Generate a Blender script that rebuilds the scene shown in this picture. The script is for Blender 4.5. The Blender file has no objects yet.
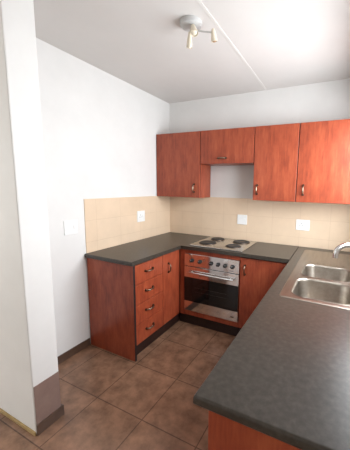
import bpy, bmesh, math, random
from mathutils import Vector, Matrix
random.seed(4)
S = bpy.context.scene
COL = S.collection

# ------------------------------------------------------------------ camera
YAW, PITCH, ROLL = 0.4422, -0.1365, 0.0195
cam = bpy.data.cameras.new('camera'); co = bpy.data.objects.new('camera', cam); COL.objects.link(co)
fw = Vector((-math.sin(YAW)*math.cos(PITCH), math.cos(YAW)*math.cos(PITCH), math.sin(PITCH)))
rt = Vector((math.cos(YAW), math.sin(YAW), 0)); up = rt.cross(fw)
r2 = rt*math.cos(ROLL)+up*math.sin(ROLL); u2 = -rt*math.sin(ROLL)+up*math.cos(ROLL)
m = Matrix((r2, u2, -fw)).transposed().to_4x4(); m.translation = Vector((2.0676, -2.9387, 1.5376))
co.matrix_world = m
cam.clip_start = 0.02
cam.sensor_fit = 'VERTICAL'; cam.sensor_height = 36; cam.lens = 261.83*36/450
cam.shift_x = -(214.61-175)/450; cam.shift_y = (221.79-225)/450
S.camera = co

# ------------------------------------------------------------------ world, lights, exposure
W = bpy.data.worlds.new('sky'); S.world = W; W.use_nodes = True
bg = W.node_tree.nodes['Background']; bg.inputs[0].default_value = (0.75, 0.86, 1, 1); bg.inputs[1].default_value = 1.0

def area(name, loc, rot, sx, sy, power, color):
    l = bpy.data.lights.new(name, 'AREA'); l.shape = 'RECTANGLE'; l.size = sx; l.size_y = sy
    l.energy = power; l.color = color
    o = bpy.data.objects.new(name, l); COL.objects.link(o); o.location = loc; o.rotation_euler = rot
    return o
PI = math.pi
# daylight through the window above the sink, faces -x
area('window_daylight', (2.47, -1.02, 1.70), (0, PI/2-math.radians(24), 0), 0.95, 1.4, 70, (0.91, 0.96, 1.0))
# daylight through the wide window of the living room behind the camera, faces +y
area('living_room_daylight', (-1.1, -5.78, 1.45), (PI/2, 0, 0), 1.7, 1.9, 12, (1.0, 0.97, 0.92))
# fill light added outside a made-up side window of the living room, faces +x
area('side_fill', (-2.28, -3.7, 1.5), (0, -PI/2, 0), 1.7, 1.5, 75, (1.0, 0.99, 0.93))
S.view_settings.view_transform = 'Standard'; S.view_settings.look = 'None'
S.view_settings.gamma = 1; S.view_settings.use_curve_mapping = False
S.view_settings.exposure = 0.12

# ------------------------------------------------------------------ materials
def mat(name, base, rough=0.5, metal=0.0, spec=0.5):
    m = bpy.data.materials.new(name); m.use_nodes = True
    b = m.node_tree.nodes['Principled BSDF']
    b.inputs['Base Color'].default_value = (*base, 1); b.inputs['Roughness'].default_value = rough
    b.inputs['Metallic'].default_value = metal; b.inputs['Specular IOR Level'].default_value = spec
    return m, m.node_tree, b

def ramp(nt, stops):
    r = nt.nodes.new('ShaderNodeValToRGB'); e = r.color_ramp.elements
    while len(e) < len(stops): e.new(0.5)
    for i, (p, c) in enumerate(stops): e[i].position = p; e[i].color = (*c, 1)
    return r

def coords(nt, scale):
    t = nt.nodes.new('ShaderNodeTexCoord'); mp = nt.nodes.new('ShaderNodeMapping')
    mp.inputs['Scale'].default_value = scale
    nt.links.new(t.outputs['Object'], mp.inputs[0]); return mp

def noise(nt, mp, scale, detail=4, rough=.6):
    n = nt.nodes.new('ShaderNodeTexNoise'); n.inputs['Scale'].default_value = scale
    n.inputs['Detail'].default_value = detail; n.inputs['Roughness'].default_value = rough
    nt.links.new(mp.outputs[0], n.inputs['Vector']); return n

def bump(nt, b, sock, strength, dist):
    bm_ = nt.nodes.new('ShaderNodeBump'); bm_.inputs['Strength'].default_value = strength
    bm_.inputs['Distance'].default_value = dist
    nt.links.new(sock, bm_.inputs['Height']); nt.links.new(bm_.outputs[0], b.inputs['Normal'])

def noisy(name, c1, c2, c3, scale, stretch=(1, 1, 1), rough=.5, metal=0, bmp=0, spec=.5):
    m, nt, b = mat(name, c2, rough, metal, spec)
    n = noise(nt, coords(nt, stretch), scale, 6, .62)
    r = ramp(nt, [(.3, c1), (.5, c2), (.7, c3)])
    nt.links.new(n.outputs['Fac'], r.inputs[0]); nt.links.new(r.outputs[0], b.inputs['Base Color'])
    if bmp: bump(nt, b, n.outputs['Fac'], bmp, .003)
    return m

def wood(name, k=1.0):
    m, nt, b = mat(name, (.4, .08, .03), .34, 0, .45)
    n1 = noise(nt, coords(nt, (1, 1, .40)), 11, 5, .6)
    n2 = noise(nt, coords(nt, (1, 1, .10)), 70, 3, .6)
    mix = nt.nodes.new('ShaderNodeMath'); mix.operation = 'MULTIPLY_ADD'; mix.inputs[1].default_value = .4
    nt.links.new(n2.outputs['Fac'], mix.inputs[0])
    m2 = nt.nodes.new('ShaderNodeMath'); m2.operation = 'MULTIPLY'; m2.inputs[1].default_value = .6
    nt.links.new(n1.outputs['Fac'], m2.inputs[0]); nt.links.new(m2.outputs[0], mix.inputs[2])
    r = ramp(nt, [(.34, (.19*k, .033*k, .015*k)), (.5, (.30*k, .057*k, .024*k)), (.66, (.39*k, .090*k, .037*k))])
    nt.links.new(mix.outputs[0], r.inputs[0]); nt.links.new(r.outputs[0], b.inputs['Base Color'])
    bump(nt, b, n2.outputs['Fac'], .08, .001)
    return m

def tile(name, axes, w, h, off, c1, c2, mortar, msize, rough, mottling, spec=.5):
    """brick-textured tiles on two object axes, e.g. ('Y','Z')"""
    m, nt, b = mat(name, c1, rough, 0, spec)
    t = nt.nodes.new('ShaderNodeTexCoord'); sp = nt.nodes.new('ShaderNodeSeparateXYZ'); cb = nt.nodes.new('ShaderNodeCombineXYZ')
    nt.links.new(t.outputs['Object'], sp.inputs[0])
    for i, a in enumerate(axes):
        ad = nt.nodes.new('ShaderNodeMath'); ad.operation = 'ADD'; ad.inputs[1].default_value = off[i]
        nt.links.new(sp.outputs[a], ad.inputs[0]); nt.links.new(ad.outputs[0], cb.inputs[i])
    br = nt.nodes.new('ShaderNodeTexBrick'); br.offset = 0; br.squash = 1
    br.inputs['Scale'].default_value = 1; br.inputs['Brick Width'].default_value = w; br.inputs['Row Height'].default_value = h
    br.inputs['Mortar Size'].default_value = msize; br.inputs['Mortar Smooth'].default_value = .3; br.inputs['Bias'].default_value = 0
    br.inputs['Color1'].default_value = (*c1, 1); br.inputs['Color2'].default_value = (*c2, 1); br.inputs['Mortar'].default_value = (*mortar, 1)
    nt.links.new(cb.outputs[0], br.inputs['Vector'])
    n = noise(nt, coords(nt, (1, 1, 1)), mottling[0], 6, .65)
    r = ramp(nt, [(.3, (mottling[1],)*3), (.7, (mottling[2],)*3)])
    nt.links.new(n.outputs['Fac'], r.inputs[0])
    mx = nt.nodes.new('ShaderNodeMixRGB'); mx.blend_type = 'MULTIPLY'; mx.inputs[0].default_value = 1
    nt.links.new(br.outputs['Color'], mx.inputs[1]); nt.links.new(r.outputs[0], mx.inputs[2])
    nt.links.new(mx.outputs[0], b.inputs['Base Color'])
    inv = nt.nodes.new('ShaderNodeMath'); inv.operation = 'SUBTRACT'; inv.inputs[0].default_value = 1
    nt.links.new(br.outputs['Fac'], inv.inputs[1]); bump(nt, b, inv.outputs[0], .4, .002)
    return m

M = {}
M['wall'] = noisy('wall_paint', (.73, .72, .70), (.755, .745, .725), (.78, .77, .75), 3, rough=.6, spec=.3)
M['ceiling'] = noisy('ceiling_paint', (.68, .655, .63), (.70, .675, .65), (.72, .695, .67), 2, rough=.8, spec=.2)
M['strip'] = noisy('ceiling_strip_paint', (.73, .71, .68), (.75, .73, .70), (.77, .75, .72), 5, rough=.5)
M['wood'] = wood('cherry_laminate')
M['kick'] = noisy('kickboard_laminate', (.016, .006, .005), (.022, .009, .007), (.03, .013, .01), 20, rough=.4)
M['carcass'] = noisy('carcass_board', (.10, .02, .012), (.13, .028, .016), (.16, .035, .02), 30, rough=.5)
M['edge'] = noisy('dark_edge_band', (.012, .008, .008), (.016, .01, .01), (.02, .013, .012), 30, rough=.5)
M['top'] = noisy('worktop_laminate', (.032, .026, .020), (.046, .038, .030), (.066, .056, .045), 48, rough=.32, bmp=.03, spec=.5)
M['seam'] = noisy('joint_strip', (.02, .014, .01), (.03, .02, .015), (.04, .027, .02), 40, rough=.5)
M['steel'] = noisy('brushed_steel', (.50, .49, .47), (.55, .54, .52), (.60, .59, .57), 40, (.04, 1, 1), rough=.26, metal=1)
M['oven_steel'] = noisy('oven_steel', (.78, .77, .76), (.82, .81, .80), (.86, .85, .84), 60, (.03, 1, 1), rough=.10, metal=1)
M['sink'] = noisy('sink_steel', (.30, .265, .225), (.35, .31, .265), (.40, .36, .31), 30, (1, .1, 1), rough=.34, metal=1)
M['chrome'] = noisy('chrome', (.78, .79, .8), (.82, .83, .84), (.86, .87, .88), 8, rough=.08, metal=1)
M['pewter'] = noisy('handle_metal', (.20, .15, .11), (.25, .19, .14), (.30, .23, .17), 60, rough=.3, metal=1)
M['boss'] = noisy('handle_boss', (.07, .045, .03), (.09, .06, .04), (.11, .075, .05), 60, rough=.35, metal=.8)
M['black'] = noisy('black_plastic', (.004, .004, .004), (.006, .006, .006), (.009, .009, .009), 40, rough=.5)
M['plate'] = noisy('cast_iron', (.010, .010, .011), (.017, .017, .018), (.028, .027, .027), 60, rough=.5, bmp=.1)
M['glass'] = noisy('oven_glass', (.004, .004, .004), (.006, .006, .006), (.008, .008, .008), 8, rough=.06)
M['rack'] = noisy('oven_rack', (.05, .045, .04), (.06, .055, .05), (.08, .07, .06), 20, rough=.3, metal=1)
M['white'] = noisy('white_plastic', (.80, .80, .79), (.84, .84, .83), (.87, .87, .86), 20, rough=.35)
M['hole'] = noisy('socket_hole', (.10, .10, .10), (.13, .13, .13), (.16, .16, .16), 20, rough=.5)
M['lampmetal'] = noisy('lamp_enamel', (.50, .50, .50), (.56, .56, .55), (.60, .60, .59), 20, rough=.3)
M['cream'] = noisy('lamp_cream', (.72, .64, .50), (.77, .69, .55), (.80, .73, .60), 20, rough=.4)
M['amber'] = noisy('lamp_bulb', (.42, .27, .16), (.5, .33, .2), (.56, .38, .25), 20, rough=.2)
M['base'] = noisy('skirting_tile', (.065, .034, .022), (.09, .05, .033), (.12, .068, .045), 14, rough=.35)
M['tan'] = noisy('entry_skirting', (.30, .19, .06), (.36, .24, .09), (.42, .29, .12), 14, rough=.45)
M['band'] = noisy('brown_band', (.19, .12, .10), (.235, .155, .13), (.28, .19, .155), 7, rough=.3)
M['frame'] = noisy('window_frame_paint', (.75, .75, .74), (.8, .8, .79), (.84, .84, .83), 9, rough=.4)
M['floor'] = tile('floor_tile', ('X', 'Y'), .41, .41, (-.592+.82, 1.75+.41*6), (.225, .122, .074), (.255, .140, .087), (.11, .06, .038), .004, .27, (9, .55, 1.35))
M['splash_back'] = tile('back_wall_tile', ('X', 'Z'), .30, .20, (.10, -.198), (.74, .57, .41), (.76, .59, .43), (.69, .52, .37), .003, .28, (4, .93, 1.03))
M['splash_left'] = tile('left_wall_tile', ('Y', 'Z'), .30, .20, (3.0, -.198), (.74, .57, .41), (.76, .59, .43), (.69, .52, .37), .003, .28, (4, .93, 1.03))
pm = bpy.data.materials.new('window_pane'); pm.use_nodes = True; nt = pm.node_tree; nt.nodes.clear()
o_ = nt.nodes.new('ShaderNodeOutputMaterial'); mx_ = nt.nodes.new('ShaderNodeMixShader'); mx_.inputs[0].default_value = .06
t_ = nt.nodes.new('ShaderNodeBsdfTransparent'); g_ = nt.nodes.new('ShaderNodeBsdfGlossy'); g_.inputs['Roughness'].default_value = .02
nt.links.new(t_.outputs[0], mx_.inputs[1]); nt.links.new(g_.outputs[0], mx_.inputs[2]); nt.links.new(mx_.outputs[0], o_.inputs[0])
M['pane'] = pm

# ------------------------------------------------------------------ helpers
def bx(bm, x0, y0, z0, x1, y1, z1, bev=0.0, seg=2):
    r = bmesh.ops.create_cube(bm, size=1)['verts']
    for v in r:
        v.co = Vector(((x0+x1)/2+v.co.x*(x1-x0), (y0+y1)/2+v.co.y*(y1-y0), (z0+z1)/2+v.co.z*(z1-z0)))
    if bev:
        ed = list({e for v in r for e in v.link_edges})
        bmesh.ops.bevel(bm, geom=ed, offset=bev, segments=seg, profile=.5, affect='EDGES')
    return bm
def B(x0, y0, z0, x1, y1, z1, bev=0.0, seg=2): return bx(bmesh.new(), x0, y0, z0, x1, y1, z1, bev, seg)

def tube(bm, pts, radii, n=14, caps=True):
    pts = [Vector(p) for p in pts]
    if not hasattr(radii, '__len__'): radii = [radii]*len(pts)
    rings = []; ref = None
    for i, p in enumerate(pts):
        d = (pts[min(i+1, len(pts)-1)]-pts[max(i-1, 0)])
        d.normalize()
        if ref is None: ref = Vector((0, 0, 1)) if abs(d.z) < .9 else Vector((1, 0, 0))
        a = d.cross(ref).normalized(); b = d.cross(a).normalized(); ref = a.cross(d).normalized()
        rings.append([bm.verts.new(p+(a*math.cos(2*PI*k/n)+b*math.sin(2*PI*k/n))*radii[i]) for k in range(n)])
    for i in range(len(rings)-1):
        for k in range(n):
            bm.faces.new((rings[i][k], rings[i][(k+1) % n], rings[i+1][(k+1) % n], rings[i+1][k]))
    if caps:
        bm.faces.new(rings[0][::-1]); bm.faces.new(rings[-1])
    return bm

def lathe(bm, prof, center, axis='z', n=40):
    """prof: list of (radius, height) along the axis"""
    ax = {'z': (Vector((1, 0, 0)), Vector((0, 1, 0)), Vector((0, 0, 1))),
          'y': (Vector((1, 0, 0)), Vector((0, 0, 1)), Vector((0, -1, 0))),
          'x': (Vector((0, 1, 0)), Vector((0, 0, 1)), Vector((1, 0, 0)))}[axis] if isinstance(axis, str) else axis
    c = Vector(center); rings = []
    for r, h in prof:
        if r < 1e-6: rings.append([bm.verts.new(c+ax[2]*h)])
        else: rings.append([bm.verts.new(c+(ax[0]*math.cos(2*PI*k/n)+ax[1]*math.sin(2*PI*k/n))*r+ax[2]*h) for k in range(n)])
    for a, b in zip(rings, rings[1:]):
        if len(a) == 1 and len(b) == 1: continue
        for k in range(n):
            k2 = (k+1) % n
            if len(a) == 1: bm.faces.new((a[0], b[k2], b[k]))
            elif len(b) == 1: bm.faces.new((a[k], a[k2], b[0]))
            else: bm.faces.new((a[k], a[k2], b[k2], b[k]))
    return bm

def obj(name, bm, material, parent=None, smooth=False, kind=None, label=None):
    bmesh.ops.recalc_face_normals(bm, faces=bm.faces)
    if parent:                                   # meshes are given in room coordinates
        q = parent
        while q.parent: q = q.parent
        bmesh.ops.translate(bm, verts=bm.verts, vec=-q.location)
    me = bpy.data.meshes.new(name); bm.to_mesh(me); bm.free(); me.materials.append(material)
    if smooth:
        for p in me.polygons: p.use_smooth = True
        try: me.set_sharp_from_angle(angle=math.radians(40))
        except Exception: pass
    o = bpy.data.objects.new(name, me); COL.objects.link(o)
    if parent: o.parent = parent
    if kind: o['kind'] = kind
    if label: o['label'] = label
    return o
def thing(name, label, cat, loc, group=None):
    o = bpy.data.objects.new(name, None); o.empty_display_size = .1; COL.objects.link(o); o.location = loc
    o['label'] = label; o['category'] = cat
    if group: o['group'] = group
    return o
def tag(o, label, cat, group=None):
    o['label'] = label; o['category'] = cat
    if group: o['group'] = group
    return o
def struct(name, bm, m, parent=None):
    return obj(name, bm, m, parent, kind='structure' if not parent else None)

def holed(axis, at0, at1, a0, a1, z0, z1, h):
    """wall slab with a rectangular hole: axis 'x' -> slab normal along x"""
    ha0, ha1, hz0, hz1 = h; bm = bmesh.new()
    for (p0, p1, q0, q1) in ((a0, ha0, z0, z1), (ha1, a1, z0, z1), (ha0, ha1, z0, hz0), (ha0, ha1, hz1, z1)):
        if axis == 'x': bx(bm, at0, p0, q0, at1, p1, q1)
        else: bx(bm, p0, at0, q0, p1, at1, q1)
    return bm

# ------------------------------------------------------------------ setting
H = 2.5744
XR = 2.31        # right wall
PX, PY, PY2 = .500, -1.958, -2.120   # end of the partition beside the kitchen
struct('floor', B(-2.2, -5.7, -.1, XR+.15, .15, 0), M['floor'])
struct('ceiling', B(-2.2, -5.7, H, XR+.15, .15, H+.1), M['ceiling'])
struct('wall_back', B(-.15, 0, 0, XR+.15, .15, H), M['wall'])
struct('wall_left', B(-.15, PY, 0, 0, 0, H), M['wall'])
struct('wall_partition', B(-2.2, PY2, 0, PX, PY, H, .006), M['wall'])
struct('wall_right', holed('x', XR, XR+.15, -5.55, 0, 0, H, (-1.72, -.32, 1.21, 2.12)), M['wall'])
struct('wall_far_left', holed('x', -2.2, -2.05, -5.55, PY2, 0, H, (-4.5, -2.9, .6, 2.35)), M['wall'])
struct('wall_front', holed('y', -5.7, -5.55, -2.2, XR+.15, 0, H, (-1.95, -.25, .5, 2.4)), M['wall'])
def window(n, axis, c, a0, a1, z0, z1, splits):
    bm = bmesh.new(); t = .045
    def q(p0, p1, s0, s1, d=.05):
        if axis == 'x': bx(bm, c-d/2, p0, s0, c+d/2, p1, s1, .004)
        else: bx(bm, p0, c-d/2, s0, p1, c+d/2, s1, .004)
    q(a0, a0+t, z0, z1); q(a1-t, a1, z0, z1); q(a0+t, a1-t, z0, z0+t); q(a0+t, a1-t, z1-t, z1)
    for s in splits: q(s-.02, s+.02, z0+t, z1-t)
    o = struct('window_%d' % n, bm, M['frame'])  # window_3 is made up, an opening for the side fill light
    g = B(c-.003, a0+t, z0+t, c+.003, a1-t, z1-t) if axis == 'x' else B(a0+t, c-.003, z0+t, a1-t, c+.003, z1-t)
    obj('pane', g, M['pane'], o)
window(1, 'x', XR+.10, -1.72, -.32, 1.21, 2.12, (-1.02,))
window(2, 'y', -5.65, -1.95, -.25, .5, 2.4, (-1.1,))
window(3, 'x', -2.13, -4.5, -2.9, .6, 2.35, (-3.7,))  # made-up window, added as the opening for the side fill light
# skirtings
struct('baseboard_left', B(0, PY+.012, 0, .012, -1.334, .07, .002), M['base'])
struct('baseboard_partition', B(PX, PY2+.002, 0, PX+.012, PY+.012, .07, .002), M['base'])
struct('baseboard_kitchen_side', B(.012, PY, 0, PX, PY+.012, .07, .002), M['base'])
struct('baseboard_entry', B(-2.05, PY2-.010, 0, PX-.002, PY2, .022, .002), M['tan'])
struct('trim_1', B(1.254, -5.55, H-.003, 1.274, 0, H, .001), M['strip'])
struct('trim_2', B(PX, PY2+.004, .07, PX+.004, PY-.004, .322), M['band'])  # plain brown band on the lower part of the partition end
# tiled splashbacks
WT = .9
struct('trim_3', B(.008, -.008, .90, XR, 0, 1.398, .001), M['splash_back'])
struct('trim_4', B(0, -1.322, .90, .008, 0, 1.398, .001), M['splash_left'])

# ------------------------------------------------------------------ worktops
TH = .036
D1, D2, L, RX, RY = .570, .612, -1.3461, 1.7071, -2.3073
def slab(poly, bev_edges, z0, z1, r=.010):
    """poly extruded z0..z1, its listed side edges get rounded top and bottom noses"""
    bm = bmesh.new()
    vb = [bm.verts.new((x, y, z0)) for x, y in poly]; vt = [bm.verts.new((x, y, z1)) for x, y in poly]
    bm.faces.new(vb[::-1]); bm.faces.new(vt); n = len(poly)
    for i in range(n): bm.faces.new((vb[i], vb[(i+1) % n], vt[(i+1) % n], vt[i]))
    es = []
    for i in bev_edges:
        for vs in (vb, vt):
            e = bm.edges.get((vs[i], vs[(i+1) % n])); es.append(e)
    bmesh.ops.bevel(bm, geom=es, offset=r, segments=4, profile=.5, affect='EDGES')
    return bm
g = .008
tag(obj('worktop', slab([(g, -g), (g, L), (D1, L), (D1, -D2), (RX-.003, -D2), (RX-.003, -g)], (1, 2, 3), WT-TH, WT), M['top'], smooth=True),
    'dark grey L-shaped worktop over the drawers and around the hob', 'worktop')
# right worktop has the sink cut-outs (built as strips around them)
SX0, SX1, SY0, SY1 = 1.790, 2.285, -1.437, -.150       # sink plate
bm = slab([(RX, -g), (RX, RY), (XR, RY), (XR, -g)], (0, 1), WT-TH, WT)
wr = obj('worktop', bm, M['top'], smooth=True)
tag(wr, 'long dark grey worktop with the steel sink, nearest the camera', 'worktop')
CUT = (SX0+.03, -1.425, SX1-.03, -.655)
cb = B(CUT[0], CUT[1], .7, CUT[2], CUT[3], 1.0); cme = bpy.data.meshes.new('cut'); cb.to_mesh(cme); cb.free()
cobj = bpy.data.objects.new('cut', cme); COL.objects.link(cobj)
md = wr.modifiers.new('cut', 'BOOLEAN'); md.operation = 'DIFFERENCE'; md.object = cobj; md.solver = 'EXACT'
bpy.context.view_layer.update()
dg = bpy.context.evaluated_depsgraph_get(); nm = bpy.data.meshes.new_from_object(wr.evaluated_get(dg))
wr.modifiers.clear(); wr.data = nm; bpy.data.objects.remove(cobj)
tag(obj('joint_strip', B(RX-.003, -D2+.004, WT-TH+.002, RX, -g, WT+.0012), M['seam']), 'thin dark joint strip between the two grey worktops', 'joint strip')

# ------------------------------------------------------------------ handles
def front(name, parent, box, hc=None, along=None, out=None, hl=.105, bev=.0025):
    f = obj(name, B(*box, bev), M['wood'], parent)
    if hc: bow_handle_sub(f, hc, along, out, hl)
    return f
def bow_handle_sub(f, c, along, out, length):
    """handle with its bosses in one mesh each: a sub-part may have no children of its own"""
    c = Vector(c); a = Vector(along); o = Vector(out)
    bm = bmesh.new(); pts = []
    for i in range(13):
        t = -1+2*i/12
        pts.append(c+a*(t*length/2)+o*(.006+.024*(1-t**4)))
    rr = [.0045+.003*math.cos((-1+2*i/12)*PI/2) for i in range(13)]
    tube(bm, pts, rr, 10)
    me_n = len(bm.faces)
    side = a.cross(o)
    for s in (-1, 1):
        lathe(bm, [(0, 0), (.011, 0), (.011, .006), (.008, .013), (0, .014)], c+a*(s*length/2), (a, side, o), 14)
    bm.faces.ensure_lookup_table()
    for i in range(me_n, len(bm.faces)): bm.faces[i].material_index = 1
    h = obj('handle', bm, M['pewter'], f, True); h.data.materials.append(M['boss'])
    return h

# ------------------------------------------------------------------ left run
FX = .550; TOP = WT-TH; G = .002
t = thing('drawer_cabinet', 'cherry wood base cabinet with four drawers and an end panel', 'cabinet', (.28, -1.14, 0))
obj('body', B(.012, -1.304, .13, FX-.020, -.902, TOP), M['carcass'], t)
obj('end_panel', B(.012, -1.327, 0, .564, -1.309, TOP, .001), M['wood'], t)
obj('edge_band', B(.564, -1.328, 0, .5665, -1.308, TOP), M['edge'], t)
obj('kickboard', B(FX-.052, -1.309, 0, FX-.036, -.902, .118), M['kick'], t)
zs = [.122, .308, .492, .675, .853]
for i in range(4):
    z0, z1 = zs[i]+G, zs[i+1]-G
    front('drawer', t, (FX-.018, -1.305, z0, FX, -.904, z1), (FX, -1.112, (z0+z1)/2+.01), (0, 1, 0), (1, 0, 0), .10)
t = thing('base_cabinet', 'narrow cherry wood base cabinet door between the drawers and the oven', 'cabinet', (.28, -.77, 0))
obj('body', B(.012, -.900, .13, FX-.020, -.02, TOP), M['carcass'], t)
front('door', t, (FX-.018, -.900, .124, FX, -.606, .853), (FX, -.812, .705), (0, 0, 1), (1, 0, 0), .09)
obj('kickboard', B(FX-.052, -.900, 0, FX-.036, -.565, .118), M['kick'], t)

# ------------------------------------------------------------------ oven unit
FY = -.592
OX0, OX1 = .611, 1.237
t = thing('oven_housing', 'cherry wood housing framing the built-in oven, with plinth drawer below', 'cabinet', (.89, -.3, 0))
obj('side_panel', B(.552, FY, .12, .607, -.02, TOP), M['wood'], t)
obj('side_panel', B(1.240, FY+.02, .12, 1.252, -.02, TOP), M['wood'], t)
obj('top_rail', B(.609, FY, .821, 1.240, FY+.018, TOP), M['wood'], t)
obj('plinth_panel', B(.609, FY, .124, 1.240, FY+.018, .176, .002), M['wood'], t)
obj('body', B(.610, -.56, .125, 1.238, -.02, .174), M['carcass'], t)
obj('kickboard', B(.516, FY+.036, 0, 1.240, FY+.052, .118), M['kick'], t)
ov = thing('oven', 'built-in stainless steel oven with dark glass door and six knobs', 'oven', (.92, -.3, .18))
obj('body', B(.613, FY+.012, .179, 1.235, -.06, .817), M['black'], ov)
obj('control_panel', B(OX0, FY-.010, .684, OX1, FY+.010, .818, .003), M['oven_steel'], ov)
for kx in (.705, .801, .930, 1.009, 1.087, 1.166):
    k = obj('knob', lathe(bmesh.new(), [(.021, 0), (.021, .004), (.0165, .006), (.0155, .024), (.013, .027), (0, .027)], (kx, FY-.0105, .748), 'y', 24), M['black'], ov, True)
    obj('pointer', B(kx-.0012, FY-.0385, .751, kx+.0012, FY-.0378, .761), M['white'], k)
dr = obj('door', B(OX0, FY-.012, .182, OX1, FY+.010, .678, .003), M['oven_steel'], ov)
obj('glass', B(OX0+.001, FY-.0145, .292, OX1-.001, FY-.0125, .560, .0005), M['glass'], dr)
bm = bmesh.new()
pts = [(OX0+.06, FY-.012, .640), (OX0+.06, FY-.040, .640)]
tube(bm, [(OX0+.05, FY-.040, .622), (OX1-.05, FY-.040, .622)], .0095, 14)
for x in (OX0+.09, OX1-.09): tube(bm, [(x, FY-.012, .622), (x, FY-.040, .622)], .007, 10)
obj('handle', bm, M['oven_steel'], dr, True)
bm = lathe(bmesh.new(), [(0, 0), (.013, 0), (.013, .002), (0, .002)], (0, 0, 0), 'y', 24)
for v in bm.verts: v.co = Vector((1.177+v.co.x*1.5, FY-.012+v.co.y, .227+v.co.z*.6))
obj('badge', bm, M['pewter'], dr)
bm = bmesh.new()
for z in (.41, .455): tube(bm, [(OX0+.13, FY-.0150, z), (OX1-.13, FY-.0150, z)], .0012, 6)
obj('rack_lines', bm, M['rack'], dr)
bm = bmesh.new()
for i in range(7): bx(bm, 1.13+i*.008, FY-.0107, .700, 1.135+i*.008, FY-.0100, .707)
obj('panel_marks', bm, M['hole'], ov)

t = thing('base_cabinet', 'single cherry wood base cabinet door to the right of the oven', 'cabinet', (1.4, -.3, 0))
obj('body', B(1.254, FY+.020, .13, 1.70, -.02, TOP), M['carcass'], t)
front('door', t, (1.242, FY, .124, 1.725, FY+.018, .853), (1.293, FY, .735), (0, 0, 1), (0, -1, 0), .09)
obj('kickboard', B(1.242, FY+.036, 0, 1.77, FY+.052, .118), M['kick'], t)

# ------------------------------------------------------------------ right run below the long worktop
t = thing('sink_cabinet', 'dark cherry wood cabinet run under the long worktop, end panel nearest the camera', 'cabinet', (1.9, -1.4, 0))
obj('end_panel', B(1.736, -2.257, 0, 2.300, -2.239, TOP, .001), M['wood'], t)
obj('body', B(1.77, -2.237, .13, 2.29, -1.46, TOP), M['carcass'], t)
obj('body', B(1.77, -1.46, .13, 2.29, -.02, .60), M['carcass'], t)
obj('back_rail', B(1.77, -1.46, .60, 1.782, -.62, TOP), M['carcass'], t)
ys = [-2.235, -1.69, -1.16, -.62]
for i in range(3):
    front('door', t, (1.739, ys[i]+G, .124, 1.757, ys[i+1]-G, .853), (1.739, ys[i+1]-.05, .745), (0, 0, 1), (-1, 0, 0), .09)
obj('kickboard', B(1.80, -2.237, 0, 1.816, -.62, .118), M['kick'], t)

# ------------------------------------------------------------------ hob
hb = thing('hob', 'stainless steel hob with four black solid plates', 'hob', (.91, -.3, WT))
bm = B(.650, -.572, WT+.0003, 1.250, -.045, WT+.010, .0045, 3)
obj('base_plate', bm, M['steel'], hb, True)
for (x, y, r) in ((.790, -.405, .090), (.800, -.168, .075), (1.098, -.420, .075), (1.100, -.180, .090)):
    p = obj('hotplate', lathe(bmesh.new(), [(r*.25, .0065), (r*.3, .009), (r*.62, .009), (r*.66, .0098), (r*.92, .0098), (r, .007), (r, 0)], (x, y, WT+.0135), 'z', 40), M['plate'], hb, True)
    q = lathe(bmesh.new(), [(0, .0062), (r*.25, .0062), (r*.25, .0052), (0, .0052)], (x, y, WT+.0135), 'z', 24)
    obj('centre_disc', q, M['boss'], p)
    obj('trim_ring', lathe(bmesh.new(), [(r+.001, .0), (r+.001, .0055), (r+.007, .0045), (r+.009, 0)], (x, y, WT+.0100), 'z', 40), M['boss'], p, True)

# ------------------------------------------------------------------ sink
sk = thing('sink', 'stainless steel double bowl sink with drainer set in the long worktop', 'sink', (1.92, -.75, WT))
Z = WT+.004
BOWLS = [(1.842, -1.405, 2.195, -1.055), (1.847, -1.015, 2.195, -.675)]
def rr_loop(x0, y0, x1, y1, r, n=6):
    out = []
    for cx, cy, a0 in ((x1-r, y1-r, 0), (x0+r, y1-r, 90), (x0+r, y0+r, 180), (x1-r, y0+r, 270)):
        for i in range(n+1):
            a = math.radians(a0+90*i/n); out.append((cx+r*math.cos(a), cy+r*math.sin(a)))
    return out
# deck: filled face between the outer outline and the two bowl outlines
bm = bmesh.new()
def loop(pts, z):
    vs = [bm.verts.new((x, y, z)) for x, y in pts]
    es = [bm.edges.new((vs[i], vs[(i+1) % len(vs)])) for i in range(len(vs))]
    return vs, es
outer = rr_loop(SX0, SY0, SX1, SY1, .022)
vo, eo = loop(outer, Z); alle = list(eo); inner = []
for b in BOWLS:
    vi, ei = loop(rr_loop(*b, .085, 8), Z); alle += ei; inner.append(vi)
bmesh.ops.triangle_fill(bm, use_beauty=True, use_dissolve=False, edges=alle)
# rolled outer rim
o2 = [bm.verts.new((x, y, WT+.0004)) for x, y in rr_loop(SX0-.006, SY0-.006, SX1+.006, SY1+.006, .026)]
n = len(vo)
for i in range(n): bm.faces.new((vo[i], vo[(i+1) % n], o2[(i+1) % n], o2[i]))
obj('deck', bm, M['sink'], sk)
for b, depth in zip(BOWLS, (.150, .140)):
    bm = bmesh.new(); rings = []
    for off, dz, r in ((0, .0012, .085), (.004, .0022, .083), (.010, -.002, .080), (.014, -.012, .078), (.026, -depth*.8, .072), (.040, -depth+.008, .065), (.062, -depth, .05)):
        rings.append([bm.verts.new((x, y, Z+dz)) for x, y in rr_loop(b[0]+off-.004, b[1]+off-.004, b[2]-off+.004, b[3]-off+.004, r, 8)])
    n = len(rings[0])
    for a, c in zip(rings, rings[1:]):
        for i in range(n): bm.faces.new((a[i], a[(i+1) % n], c[(i+1) % n], c[i]))
    bm.faces.new(rings[-1])
    bo = obj('bowl', bm, M['sink'], sk, True)
    cx, cy = (b[0]+b[2])/2, (b[1]+b[3])/2
    obj('drain', lathe(bmesh.new(), [(.040, .0005), (.038, .004), (.026, .003), (.024, .001), (0, .001)], (cx, cy, Z-depth), 'z', 28), M['chrome'], bo, True)
bm = bmesh.new()
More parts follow.
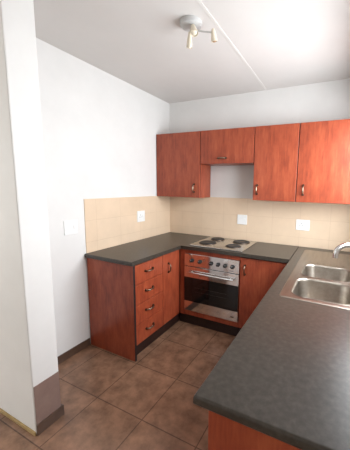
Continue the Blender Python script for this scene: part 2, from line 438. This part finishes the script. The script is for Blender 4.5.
for i in range(7):
    x = 1.89+i*.05
    bx(bm, x-.006, -.62, Z+.0002, x+.006, -.23, Z+.003, .0012)
obj('drainer_ribs', bm, M['sink'], sk)

tp = thing('mixer_tap', 'chrome mixer tap standing behind the steel sink', 'tap', (2.238, -.62, Z))
tx, ty = 2.238, -.62
obj('body', lathe(bmesh.new(), [(0, 0), (.028, 0), (.027, .008), (.020, .014), (.020, .09), (.022, .10), (.018, .118), (0, .120)], (tx, ty, Z+.0005), 'z', 24), M['chrome'], tp, True)
pts = []
for i in range(17):
    a = PI*i/16; s = (1-math.cos(a))/2
    pts.append((tx-.165*s, ty-.07*s, Z+.115+.075*math.sin(a)))
pts = [(tx, ty, Z+.10)]+pts+[(tx-.165, ty-.07, Z+.085)]
obj('spout', tube(bmesh.new(), pts, .021, 20), M['chrome'], tp, True)
obj('lever', tube(bmesh.new(), [(tx, ty, Z+.105), (tx+.01, ty+.03, Z+.12), (tx+.015, ty+.085, Z+.145)], [.009, .007, .006], 12), M['chrome'], tp, True)

# ------------------------------------------------------------------ wall cabinets
WB, WTP, WD = 1.3957, 2.1400, -.286
def wall_cabinet(x0, x1, z0, label, hc, along, hl=.088):
    t = thing('wall_cabinet', label, 'cabinet', ((x0+x1)/2, -.15, z0), None)
    bm = bmesh.new(); k = .016; y0 = WD+.020; y1 = -.0005 if z0 > 1.5 else -.0085
    y1 = -.0095
    bx(bm, x0+G/2, y0, z0, x0+k, y1, WTP); bx(bm, x1-k, y0, z0, x1-G/2, y1, WTP)
    bx(bm, x0+k, y0, z0, x1-k, y1, z0+k); bx(bm, x0+k, y0, WTP-k, x1-k, y1, WTP); bx(bm, x0+k, y1-.006, z0+k, x1-k, y1, WTP-k)
    obj('body', bm, M['wood'], t)
    obj('edge_band', B(x0+.001, WD+.0182, z0+.002, x1-.001, WD+.0198, WTP-.002), M['edge'], t)
    d = front('door', t, (x0+.0035, WD, z0+.001, x1-.0035, WD+.018, WTP-.001), hc, along, (0, -1, 0), hl)
    return t
wall_cabinet(.004, .6145, WB, 'leftmost wall cabinet, wide cherry door in the corner', (.540, WD, 1.506), (0, 0, 1))
wall_cabinet(.6145, 1.2428, 1.7783, 'short horizontal cherry wall cabinet above the hob gap', (.885, WD, 1.836), (1, 0, 0))
wall_cabinet(1.2428, 1.6802, WB, 'narrow cherry wall cabinet right of the hob gap', (1.289, WD, 1.508), (0, 0, 1))
wall_cabinet(1.6802, 2.29, WB, 'rightmost wall cabinet, cherry door cut off by the photo edge', (1.745, WD, 1.513), (0, 0, 1))

# ------------------------------------------------------------------ sockets
def plate_socket(name, label, cat, c, facing, w, h, kind):
    t = thing(name, label, cat, c)
    x, y, z = c
    def bb(a0, z0, a1, z1, d0, d1, bev=0):
        if facing == 'y': return B(x+a0, y-d1, z+z0, x+a1, y-d0, z+z1, bev)
        return B(x+d0, y+a0, z+z0, x+d1, y+a1, z+z1, bev)
    obj('cover_plate', bb(-w/2, -h/2, w/2, h/2, 0, .008, .002), M['white'], t)
    if kind in ('switch', 'socket'):
        obj('rocker', bb(w*.18, -h*.12, w*.34, h*.14, .0082, .013, .001), M['white'], t)
    if kind == 'socket':
        bm = bmesh.new()
        for dx, dz in ((0, .016), (-.012, -.008), (.012, -.008)):
            lathe(bm, [(0, .0086), (.0045, .0086), (.0045, .0082), (0, .0082)], (x-w*.12+dx, y, z+dz) if facing == 'y' else (x, y-w*.12+dx, z+dz), 'y' if facing == 'y' else 'x', 12)
        obj('pin_holes', bm, M['hole'], t)
    return t
plate_socket('wall_socket', 'small white socket plate on the tiles behind the hob', 'socket', (1.043, -.008, 1.147), 'y', .120, .115, 'switch')
plate_socket('wall_socket', 'white socket plate on the back tiles left of the sink', 'socket', (1.732, -.008, 1.138), 'y', .140, .115, 'socket')
plate_socket('wall_socket', 'white socket plate on the tiled left wall above the drawers', 'socket', (.008, -.588, 1.173), 'x', .125, .125, 'socket')
plate_socket('wall_switch', 'white switch plate on the painted left wall beside the tiles', 'switch', (0, -1.461, 1.160), 'x', .125, .120, 'switch')

# ------------------------------------------------------------------ ceiling spotlight
cl = thing('ceiling_light', 'white ceiling spotlight with round base and small angled spot heads', 'lamp', (1.123, -1.355, H))
lx, ly = 1.123, -1.355
obj('ceiling_rose', lathe(bmesh.new(), [(0, 0), (.070, 0), (.072, -.010), (.066, -.026), (.050, -.034), (0, -.036)], (lx, ly, H-.0005), 'z', 36), M['lampmetal'], cl, True)
def spot(tip, aim, armmat, mt, cap, ln, r):
    tip = Vector(tip); start = Vector((lx, ly, H-.034)); aim = Vector(aim).normalized()
    mid = (start+tip)/2+Vector((0, 0, -.008))
    arm = obj('arm', tube(bmesh.new(), [start, start*.6+mid*.4+Vector((0, 0, -.004)), mid, tip], .0055, 10), armmat, cl, True)
    a = aim.orthogonal().normalized(); b = aim.cross(a)
    h = obj('spot_head', lathe(bmesh.new(), [(0, -.018), (r*.5, -.018), (r*.62, -.006), (r*.8, ln*.35), (r, ln), (r*.88, ln), (r*.78, ln*.7), (0, ln*.65)], tip, (a, b, aim), 24), mt, cl, True)
    obj('bulb', lathe(bmesh.new(), [(r*.7, ln*.7), (r*.72, ln*.9), (r*.4, ln*1.06), (0, ln*1.1)], tip, (a, b, aim), 20), cap, h, True)
spot((1.112, -1.350, 2.500), (-.12, .10, -1), M['cream'], M['cream'], M['cream'], .070, .019)
spot((1.262, -1.310, 2.505), (.05, .25, -1), M['lampmetal'], M['cream'], M['amber'], .050, .021)
spot((1.158, -1.385, 2.515), (.3, -.2, -.9), M['lampmetal'], M['cream'], M['cream'], .040, .026)
